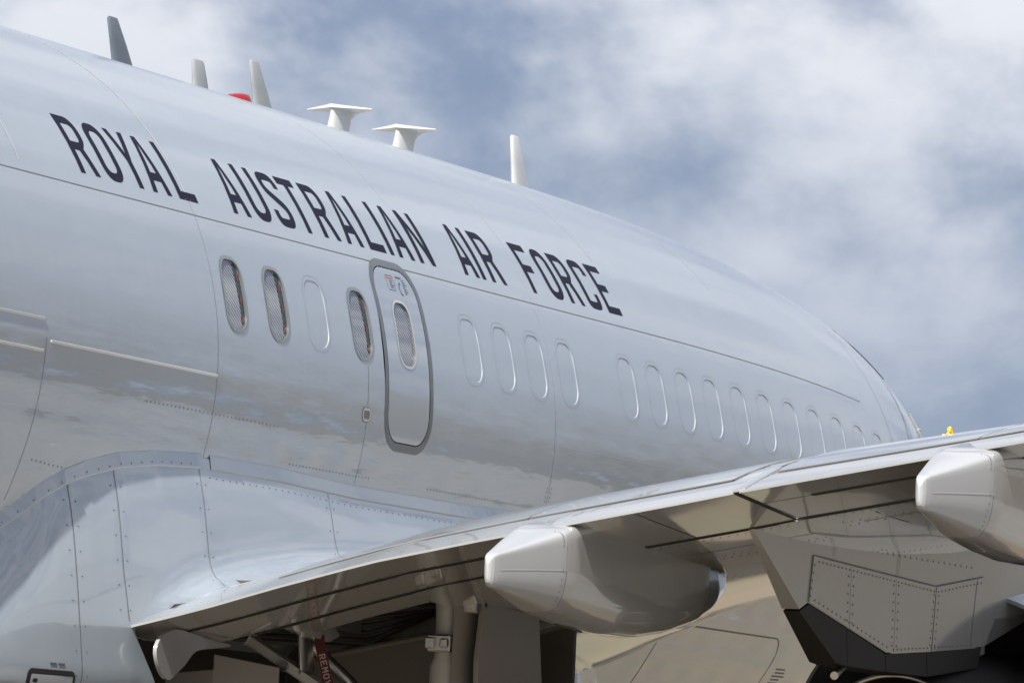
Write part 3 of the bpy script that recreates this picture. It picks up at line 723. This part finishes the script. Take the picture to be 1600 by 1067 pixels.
pylon_sheet('heat_shield', [(-2.92, -1.165), (-2.80, -1.125), (-2.27, -1.222), (-2.24, -1.415), (-2.40, -1.405)], M['hot'], -.004)
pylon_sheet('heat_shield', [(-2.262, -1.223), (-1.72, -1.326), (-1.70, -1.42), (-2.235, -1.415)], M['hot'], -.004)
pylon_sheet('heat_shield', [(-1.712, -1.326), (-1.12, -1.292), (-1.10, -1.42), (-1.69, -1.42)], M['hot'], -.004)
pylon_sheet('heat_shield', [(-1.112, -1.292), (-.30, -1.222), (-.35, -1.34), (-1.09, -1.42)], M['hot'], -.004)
def pyl_seam(pts, wd=.010):
    bm = bmesh.new(); pts = sub(pts + pts[-1:], 6)[:-12] if len(pts) > 2 else sub(pts, 8)[:9]
    Q = [Vector((X, PY - pylon_half(X) - .0065, z)) for X, z in pts]
    for a, b in zip(Q, Q[1:]):
        t = (b - a).normalized(); s = t.cross(Vector((0, 1, 0))) * wd / 2; bm.faces.new([bm.verts.new(v) for v in (a - s, b - s, b + s, a + s)])
    bm_obj('panel_seam', bm, M['line'], pyl)
for a, b in (((-2.775, -.870), (-1.03, -.931)), ((-1.03, -.931), (-.33, -.841)), ((-2.778, -.873), (-2.818, -1.112)), ((-1.03, -.935), (-1.07, -1.285)), ((-.42, -.86), (-.50, -1.235)), ((-2.45, -.72), (-2.5, -.86)), ((-1.55, -.68), (-1.6, -.91))):
    pyl_seam([a, b], .006)
rp = []
for (a, b), (c, d), n_ in (((-2.70, -.90), (-1.06, -.96), 32), ((-1.0, -.96), (-.36, -.875), 13), ((-2.74, -1.10), (-1.72, -1.29), 18), ((-1.62, -1.30), (-.48, -1.222), 22), ((-2.76, -.92), (-2.80, -1.08), 5),
                             ((-2.29, -.95), (-2.29, -1.18), 6), ((-2.22, -.95), (-2.22, -1.19), 6), ((-1.65, -.96), (-1.65, -1.28), 8), ((-1.58, -.96), (-1.58, -1.28), 8), ((-1.06, -.98), (-1.095, -1.25), 8), ((-.99, -.98), (-1.025, -1.25), 8), ((-2.9, -.80), (-.5, -.80), 30)):
    for k in range(n_): X = a + (c - a) * k / max(1, n_ - 1); z = b + (d - b) * k / max(1, n_ - 1); rp.append((X, PY - pylon_half(X) - .0058 - (0 if z < -.82 else -.005), z))
rivets('rivet_rows', rp, [(0, -1, 0)] * len(rp), .006, M['rivet'], pyl)
eng = empty('engine', (0, 0, 0), aircraft); EY, EZ = -4.83, -1.88
bm = bmesh.new(); lathe_x(bm, [(4.2, .80), (4.35, .86), (4.3, .95), (4.0, 1.02), (3, 1.08), (2, 1.12), (1.2, 1.12), (.5, 1.06), (.06, .985), (.05, .965), (.5, .95), (1.4, .92)], EY, EZ, 72); bm_obj('fan_cowl', bm, M['fairing'], eng, 40)
bm = bmesh.new(); lathe_x(bm, [(1.4, .92), (1.38, .60), (.6, .66), (.2, .655), (-.3, .60), (-.7, .53), (-1.0, .475), (-1.01, .455), (-.6, .44), (-.2, .42)], EY, EZ, 64); bm_obj('core_nozzle', bm, M['hot'], eng, 40)
bm = bmesh.new(); lathe_x(bm, [(-.2, .42), (-.3, .30), (-.9, .20), (-1.5, .06), (-1.55, .001)], EY, EZ, 40); bm_obj('exhaust_plug', bm, M['steel'], eng, 40)
bm = bmesh.new(); lathe_x(bm, [(-1.012, .478), (-1.018, .470), (-1.018, .458), (-1.008, .452)], EY, EZ, 64); bm_obj('nozzle_lip', bm, M['steel'], eng, 60)
bm = bmesh.new(); lathe_x(bm, [(3.2, .86), (3.1, .2), (3.5, .02)], EY, EZ, 40); bm_obj('fan_face', bm, M['void'], eng)
for X0, X1 in ((-.55, -.05), (-1.0, -.62)):
    bm = bmesh.new(); zc_ = EZ + np.interp((X0 + X1) / 2, [-1, -.3, .2], [.475, .60, .655])
    box(bm, ((X0 + X1) / 2, EY - .12, zc_ + .035), (X1 - X0, .16, .09), Matrix.Rotation(R(-8), 3, 'Y')); bevel(bm, .008, 1); bm_obj('vent_duct', bm, M['primer'], eng)
bm = bmesh.new(); tube(bm, [(-2.0, -4.88, -1.40), (-2.35, -4.95, -1.47)], .022, 10); bm_obj('drain_mast', bm, M['steel'], eng, 40)

# ------------------------------------------------------------------ wing-body fairing
ZT_X = [-9, -7.2, -6, -5.471, -5.216, -5.006, -4.825, -4.488, -4.078, -3.55, -2.56, -1.5, -.1, .86, 2, 3.4, 4.6]
ZT_Z = [-1.75, -1.5, -1.12, -.895, -.749, -.663, -.612, -.545, -.503, -.478, -.478, -.500, -.500, -.486, -.50, -.70, -1.1]
def zt_f(X): return float(np.interp(X, ZT_X, ZT_Z))
def wing_top(X):
    d = X + 4.5
    return te(-2.05)[1] + upp(max(d, 0), -2.05) if d > 0 else -1.46
def belly(X, z):
    """y of the fairing wall"""
    zt = zt_f(X); th = math.asin(max(-.999, zt / RAD)); y0 = -RAD * math.cos(th) - .006
    yw = float(np.interp(X, [-9, -7, -6, -5, -4.55, -3.57, 0, 1.5, 2.6, 4.6], [-1.3, -1.66, -1.76, -1.81, -1.845, -1.87, -1.87, -1.82, -1.5, -1.0]))
    u = max(0, zt - z)
    y = y0 + (yw - y0) * (1 - math.exp(-u / .20)) - .11 * max(0, u - .08) * (1 if X > -5.6 else max(0, (X + 7) / 1.4))
    if X > -4.42:
        k = min(1, max(0, (X + 4.42) / .8)); k = k * k * (3 - 2 * k)
        y -= k * .12 * math.exp(-max(0, z - wing_top(X)) / .045)
    zl = -1.62                       # below this the wall rolls under to the belly
    if z < zl: q = min(1, (zl - z) / .80); y = y * math.sqrt(max(0, 1 - q * q)) 
    return y
def belly_n(X, z):
    e = .01; return Vector((0, 0, 0)) + Vector((-(belly(X + e, z) - belly(X - e, z)) / (2 * e) * -1, -1, (belly(X, z + e) - belly(X, z - e)) / (2 * e))).normalized()
def build_belly():
    xs = list(np.arange(-9, -5.6, .2)) + list(np.arange(-5.6, -4.49, .06)) + [-4.46] + list(np.arange(-4.42, -3.62, .06)) + list(np.arange(-3.6, 4.6, .10)); V = []; F = []; n = 60; edge = lambda z: -4.46 + (-1.43 - z) * .73
    for X in xs:
        zt = zt_f(X)
        for k in range(n):
            t = k / (n - 1); z = zt + (-2.42 - zt) * t ** 1.0
            X_ = -5.2 + (X + 5.2) * (edge(min(z, -1.43)) + 5.2) / .74 if -5.2 < X <= -4.459 and z < -1.43 else X
            V.append((X_, belly(X_, z), z))
    for i in range(len(xs) - 1):
        for k in range(n - 1):
            q4 = [V[i * n + k], V[i * n + k + 1], V[(i + 1) * n + k], V[(i + 1) * n + k + 1]]; X = (xs[i] + xs[i + 1]) / 2; z = sum(v[2] for v in q4) / 4
            if -4.46 < X < -1.0 and z < -1.42 + np.interp(X, [-4.5, -3], [0, .1]): continue
            F.append((i * n + k, i * n + k + 1, (i + 1) * n + k + 1, (i + 1) * n + k))
    return mesh_obj('wing_body_fairing', V, F, M['fairing'], aircraft, smooth=True)
wbf = build_belly()
# edge strip along the top of the fairing
def edge_strip():
    xs = list(np.arange(-7, -3.56, .06)) + list(np.arange(-3.52, 3.2, .1)); V = []; F = []
    for X in xs:
        zt = zt_f(X)
        for u, o in ((-.022, .001), (-.016, .006 if X < -3.54 else .003), (.050, .006 if X < -3.54 else .003), (.058, .001)):
            z = zt - u; y = belly(X, z) if u > 0 else -RAD * math.cos(math.asin(z / RAD)); V.append((X, y - o, z))
    for i in range(len(xs) - 1):
        if abs(xs[i] + 3.54) < .04 and xs[i + 1] > -3.54: continue
        for k in range(3): F.append((4 * i + k, 4 * i + k + 1, 4 * i + 5 + k, 4 * i + 4 + k))
    mesh_obj('edge_strip', V, F, M['fairing'], wbf, smooth=False)
edge_strip()
def wall_line(name, pts, wd, mat, off=.002):
    """thin seam following (X, z) points on the fairing wall"""
    V = []; F = []
    for i, (X, z) in enumerate(pts):
        a = pts[max(0, i - 1)]; b = pts[min(len(pts) - 1, i + 1)]; t = np.array([b[0] - a[0], b[1] - a[1]]); t /= np.linalg.norm(t); s = np.array([-t[1], t[0]]) * wd / 2
        for sg in (-1, 1): x_, z_ = X + s[0] * sg, z + s[1] * sg; V.append((x_, belly(x_, z_) - off, z_))
        if i: F.append((2 * i - 2, 2 * i - 1, 2 * i + 1, 2 * i))
    mesh_obj(name, V, F, mat, wbf)
rp = []
for X, zb in ((-5.0, -2.2), (-4.55, -1.40), (-3.57, -1.22), (-1.88, -1.0)):
    zt = zt_f(X) - .06
    wall_line('panel_seam', [(X + (.0 if z > -1.1 else (-1.1 - z) * .12 * (X > -5)), z) for z in np.arange(zt, zb, -.04)], .005, M['line'])
    for z in np.arange(zt - .08, zb, -.125):
        for dx in (-.05, .05): rp.append((X + dx, belly(X + dx, z) - .002, z))
for X in np.arange(-6.2, -3.6, .115): rp.append((X, belly(X, zt_f(X) - .035) - .0070, zt_f(X) - .035))
for X in np.arange(-3.45, 1.2, .085): rp.append((X, belly(X, zt_f(X) - .10) - .002, zt_f(X) - .10))
rivets('rivet_rows', rp, [(0, -1, 0)] * len(rp), .0048, M['rivet'], wbf)
# service panel low on the fairing
sv = empty('service_panel', (0, 0, 0), aircraft)
def wall_sheet(name, loops, mat, parent, off):
    W, T = fill(loops, .05); V = [(x, belly(x, z) - off, z) for x, z in W]; return mesh_obj(name, V, T.tolist(), mat, parent, smooth=True)
so = rrect(-5.50, -1.98, -5.06, -1.655, .04, 5)
wall_sheet('recess', [so], M['void'], sv, .003); wall_sheet('door', [inset(so, .028)], M['fairing'], sv, .006)
wall_sheet('latch', [rrect(-5.45, -1.725, -5.41, -1.705, .008, 3)], M['void'], sv, .008)
for k in range(2): wall_sheet('stencil_line', [[(-5.30 + k * .075, -1.632), (-5.24 + k * .075, -1.632), (-5.24 + k * .075, -1.620), (-5.30 + k * .075, -1.620)]], M['ink'], sv, .003)

# ------------------------------------------------------------------ wheel well, gear and the gear doors
well = empty('wheel_well', (0, 0, 0), aircraft)
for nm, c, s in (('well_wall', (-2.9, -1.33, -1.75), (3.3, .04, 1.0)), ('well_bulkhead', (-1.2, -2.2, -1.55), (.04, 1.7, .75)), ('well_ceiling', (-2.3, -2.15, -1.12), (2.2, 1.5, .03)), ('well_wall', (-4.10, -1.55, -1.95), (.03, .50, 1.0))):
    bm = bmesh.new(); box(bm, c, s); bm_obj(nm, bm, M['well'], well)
for k in range(5):
    bm = bmesh.new(); tube(bm, [(-1.9 - .1 * k, -1.5, -1.25 - .03 * k), (-1.85, -2.1, -1.22 - .04 * k), (-1.7 - .12 * k, -2.9, -1.1)], .014, 8); bm_obj('hydraulic_line', bm, M['well'], well, 40)
def plate(name, pts, d, mat, parent):
    bm = bmesh.new(); prism(bm, pts, d); bevel(bm, .004, 1); return bm_obj(name, bm, mat, parent)
plate('body_panel', [(-3.35, -1.87, -1.49), (-3.2, -2.18, -1.545), (-3.2, -2.18, -2.1), (-3.35, -1.87, -2.1)], (.03, .01, 0), M['primer'], well)
plate('body_panel', [(-3.40, -1.62, -1.60), (-3.352, -1.875, -1.57), (-3.352, -1.875, -2.1), (-3.40, -1.62, -2.1)], (.03, .01, 0), M['primer'], well)
plate('lower_panel', [(-1.9, -1.75, -1.47), (-1.9, -2.95, -1.22), (-1.9, -2.95, -2.0), (-1.9, -1.75, -2.0)], (.03, 0, 0), M['primer'], well)
bm = bmesh.new(); tube(bm, [(-1.93, -1.75, -1.465), (-1.93, -2.95, -1.215)], .018, 8); bm_obj('panel_edge', bm, M['primer'], well, 40)
# rounded seal plate at the inboard end of the flap
sp = [(-4.36, -1.425), (-4.2, -1.40), (-3.85, -1.43), (-3.55, -1.45), (-3.75, -1.475), (-3.98, -1.50), (-4.10, -1.57), (-4.20, -1.62), (-4.30, -1.66), (-4.40, -1.62), (-4.46, -1.53), (-4.43, -1.465)]
sp = [tuple(v) for v in smooth_path(sp + sp[:1], 4)[:-1]]
bm = bmesh.new(); prism(bm, [(x, -2.06, z) for x, z in sp], (0, .02, 0)); bm_obj('flap_end_plate', bm, M['wing'], wing, 30)
bm = bmesh.new(); prism(bm, [(x, -2.37, z) for x, z in [(-3.55, -1.335), (-3.0, -1.40), (-2.85, -1.36), (-2.95, -1.30), (-3.4, -1.29)]], (0, .09, 0)); bevel(bm, .006, 2); bm_obj('flap_seal', bm, M['wing'], wing, 30)
# small scoop gap where the flap meets the fairing
bm = bmesh.new()
tube(bm, [(-3.90, -2.03, -1.285), (-3.84, -2.04, -1.255), (-3.6, -2.04, -1.20), (-3.42, -2.03, -1.165)], [.040, .055, .055, .02], 14); bm_obj('seal_bulb', bm, M['fairing'], wing, 40)
wall_sheet('gap_shade', [[(-4.24, -1.342), (-4.20, -1.318), (-4.10, -1.268), (-3.98, -1.252), (-3.86, -1.252), (-3.85, -1.33)]], M['void'], wbf, .012)  # black sheet on the wall paints the shade of the open gap

gear = empty('main_landing_gear', (0, 0, 0), aircraft)
def turned(name, pts, rad, mat, parent=gear, seg=20):
    bm = bmesh.new(); tube(bm, pts, rad, seg); return bm_obj(name, bm, mat, parent, 40)
turned('shock_strut', [(-2.86, -2.98, -.95), (-2.86, -2.98, -1.28), (-2.86, -2.98, -1.46), (-2.86, -2.98, -1.50), (-2.86, -2.98, -2.3), (-2.86, -2.98, -2.32), (-2.86, -2.98, -3.2)], [.075, .062, .065, .085, .085, .055, .055], M['gear'])
bm = bmesh.new(); box(bm, (-2.95, -2.98, -1.385), (.06, .13, .09)); box(bm, (-2.99, -2.94, -1.385), (.05, .05, .06)); box(bm, (-2.99, -3.02, -1.385), (.05, .04, .05)); bevel(bm, .008, 1); bm_obj('strut_bracket', bm, M['steel'], gear)
def beam(name, a, b, w, h, mat, parent=gear):
    a, b = Vector(a), Vector(b); d = (b - a).normalized(); bm = bmesh.new()
    rot = d.to_track_quat('Z', 'Y').to_matrix(); box(bm, (a + b) / 2, (w, h, (b - a).length), rot); bevel(bm, .012, 2); return bm_obj(name, bm, mat, parent, 35)
beam('side_brace', (-3.02, -1.93, -1.40), (-3.0, -2.48, -1.72), .085, .05, M['gear'])
beam('side_brace', (-3.0, -2.44, -1.70), (-2.9, -2.95, -2.25), .07, .05, M['gear'])
bm = bmesh.new(); tube(bm, [(-3.085, -2.145, -1.535), (-3.06, -2.145, -1.535)], .028, 14); bm_obj('brace_pin', bm, M['steel'], gear, 40)
beam('actuator_lug', (-3.02, -2.235, -1.30), (-3.02, -2.26, -1.56), .06, .05, M['steel']); turned('actuator', [(-2.95, -2.25, -1.42), (-2.9, -2.45, -1.6), (-2.88, -2.8, -2.0)], .035, M['steel'])
turned('axle', [(-2.86, -2.5, -3.2), (-2.86, -3.45, -3.2)], .06, M['gear'])
for yy in (-2.66, -3.30):
    wh = empty('wheel', (0, 0, 0), gear)
    prof = [(.10, .30), (.16, .34), (.17, .44), (.14, .52), (.08, .55), (-.08, .55), (-.14, .52), (-.17, .44), (-.16, .34), (-.10, .30)]
    for nm, pf, mt in (('tyre', prof, M['tyre']), ('rim', [(.08, .0), (.10, .10), (.07, .2), (.11, .31), (-.11, .31), (-.07, .2), (-.10, .1), (-.08, 0)], M['gear'])):
        bm = bmesh.new(); seg = 40; rings = [[bm.verts.new((-2.86 + r_ * math.cos(2 * math.pi * k / seg), yy + o, -3.2 + r_ * math.sin(2 * math.pi * k / seg))) for k in range(seg)] for o, r_ in pf]
        for a, b in zip(rings, rings[1:]):
            for k in range(seg): bm.faces.new((a[k], a[(k + 1) % seg], b[(k + 1) % seg], b[k]))
        bm_obj(nm, bm, mt, wh, 40)
gd = empty('gear_door', (0, 0, 0), aircraft)
plate('outer_panel', [(-2.80, -3.16, -1.155), (-2.02, -3.16, -1.19), (-1.94, -3.16, -1.56), (-1.98, -3.16, -2.3), (-2.80, -3.16, -2.2), (-2.86, -3.16, -1.47)], (0, .028, 0), M['primer'], gd)
bm = bmesh.new()
for t in range(9):
    a = R(-25 + 70 * t / 8); pass
V = []; F = []
for i in range(10):
    t = i / 9; x = -2.95 + .42 * t; y = -3.05 - .06 * math.sin(t * math.pi * .5)
    for z in (-1.185 - .02 * t, -2.2): V.append((x, y, z))
    if i: F.append((2 * i - 2, 2 * i - 1, 2 * i + 1, 2 * i))
mesh_obj('inner_panel', V, F, M['primer'], gd, smooth=True)
bm = bmesh.new(); box(bm, (-2.83, -3.10, -1.19), (.06, .08, .06)); box(bm, (-2.78, -3.14, -1.155), (.04, .04, .07)); bevel(bm, .006, 1); bm_obj('hinge', bm, M['steel'], gd)

# ------------------------------------------------------------------ antennas along the crown
def blade(name, X0, X1, T0, T1, zt, mat, th=.022):
    """swept blade: base from X0 to X1 on the crown, tip from T0 to T1 at height zt"""
    n = 14; bm = bmesh.new(); rows = []
    for z, a, b, w in ((1.86, X0 - .02, X1 + .015, th), (1.90, X0, X1, th), (1.9 + (zt - 1.9) * .5, (X0 + T0) / 2, (X1 + T1) / 2, th * .8), (zt - .015, T0, T1, th * .55), (zt, T0 + .012, T1 - .012, th * .3)):
        rows.append([bm.verts.new(((a + b) / 2 + (b - a) / 2 * math.cos(2 * math.pi * k / n), w * math.copysign(abs(math.sin(2 * math.pi * k / n)) ** .8, math.sin(2 * math.pi * k / n)), z)) for k in range(n)])
    for p, q in zip(rows, rows[1:]):
        for k in range(n): bm.faces.new((p[k], p[(k + 1) % n], q[(k + 1) % n], q[k]))
    bm.faces.new(rows[-1]); return bm_obj(name, bm, mat, aircraft, 50)
o = blade('blade_antenna', -1.02, -.73, -1.126, -.985, 2.195, M['slate']); o['label'] = 'slate grey blade antenna, darkest of the crown antennas'
o = blade('blade_antenna', .075, .295, .037, .205, 2.105, M['blade']); o['label'] = 'short pale blade antenna aft of the red beacon'
o = blade('blade_antenna', .955, 1.235, .851, .985, 2.205, M['blade']); o['label'] = 'tall pale blade antenna just ahead of the red beacon'
o = blade('blade_antenna', 5.12, 5.40, 5.049, 5.19, 2.262, M['white'], .028); o['label'] = 'white blade antenna standing foremost on the crown'
bc = empty('beacon', (0, 0, 0), aircraft); bc['label'] = 'small red anti-collision beacon'
bm = bmesh.new(); rows = []
for z, s in ((1.87, 1), (1.92, 1), (1.950, .92), (1.972, .75), (1.982, .35)):
    rows.append([bm.verts.new((.70 + .05 * (1 - s) + .082 * s * math.cos(2 * math.pi * k / 20), .09 * s * math.sin(2 * math.pi * k / 20), z)) for k in range(20)])
for p, q in zip(rows, rows[1:]):
    for k in range(20): bm.faces.new((p[k], p[(k + 1) % 20], q[(k + 1) % 20], q[k]))
bm.faces.new(rows[-1]); bm_obj('lens', bm, M['red'], bc, 40)
def tee(X, lab):
    root = empty('tee_antenna', (0, 0, 0), aircraft); root['label'] = lab
    n = 14; bm = bmesh.new(); rows = []
    for z, a, b, w in ((1.86, X - .20, X + .16, .04), (1.90, X - .17, X + .14, .035), (2.03, X - .12, X + .19, .028), (2.075, X - .115, X + .27, .032)):
        rows.append([bm.verts.new(((a + b) / 2 + (b - a) / 2 * math.cos(2 * math.pi * k / n), w * math.sin(2 * math.pi * k / n), z)) for k in range(n)])
    for p, q in zip(rows, rows[1:]):
        for k in range(n): bm.faces.new((p[k], p[(k + 1) % n], q[(k + 1) % n], q[k]))
    bm_obj('stalk', bm, M['white'], root, 40)
    bm = bmesh.new(); pl = [(-.13, 0), (-.09, -.05), (.01, -.218), (.05, -.222), (.20, -.05), (.28, 0), (.20, .05), (.05, .222), (.01, .218), (-.09, .05)]
    rows = [[bm.verts.new((X + x, y, 2.088 + q * .016 * (1 - .8 * abs(y) / .224) - abs(y) * .05)) for x, y in pl] for q in (-1, .4)]
    for p, q in zip(rows, rows[1:]):
        for k in range(10): bm.faces.new((p[k], p[(k + 1) % 10], q[(k + 1) % 10], q[k]))
    bm.faces.new(rows[0]); bm.faces.new(rows[-1]); bm_obj('plate', bm, M['white'], root, 30)
tee(2.21, 'white tee antenna, the aft one of the pair'); tee(3.24, 'white tee antenna, the forward one of the pair')

# ------------------------------------------------------------------ warning streamer
st = empty('warning_streamer', (-3.03, -2.28, -1.42)); st['label'] = 'red fabric warning streamer with pale lettering hanging from the landing gear'; st['category'] = 'streamer'
A = np.array([-3.10, -2.355, -1.37]); B = np.array([-3.10, -2.52, -1.98]); dirv = (B - A) / np.linalg.norm(B - A); side = np.array([0, -.94, .34]) * .5
side = np.cross(dirv, [1, 0, 0]); side /= np.linalg.norm(side)
V = []; F = []
def rib(t, s, o=0.): return A + dirv * t + side * s + np.array([-1, 0, 0]) * (o + .012 * math.sin(t * 11) + .004 * math.sin(t * 29))
n = 30; Lr = float(np.linalg.norm(B - A))
for i in range(n + 1):
    for s in (-.029, .029): V.append(rib(Lr * i / n, s) - np.array([0, 0, 0]))
    if i: F.append((2 * i - 2, 2 * i - 1, 2 * i + 1, 2 * i))
V = [tuple(np.array(v) - np.array(st.location)) for v in V]
mesh_obj('ribbon', V, F, M['ribbon'], st, smooth=True)
gw, gh = .026, .036
x = .10
for ch in 'REMOVE':
    W, T = fill([[(u * gw / LW, v * gh / LH) for u, v in lp] for lp in glyph(ch)], .02)
    V = [tuple(rib(x + u, -.018 + v, .002) - np.array(st.location)) for u, v in W]
    mesh_obj('letter', V, T.tolist(), M['letterwhite'], st); x += .035

# the aircraft's origin sits on the apron below the cabin axis
aircraft.location = (0, 0, GROUND)
for ch in list(aircraft.children): ch.matrix_parent_inverse = Matrix.Translation((0, 0, -GROUND))
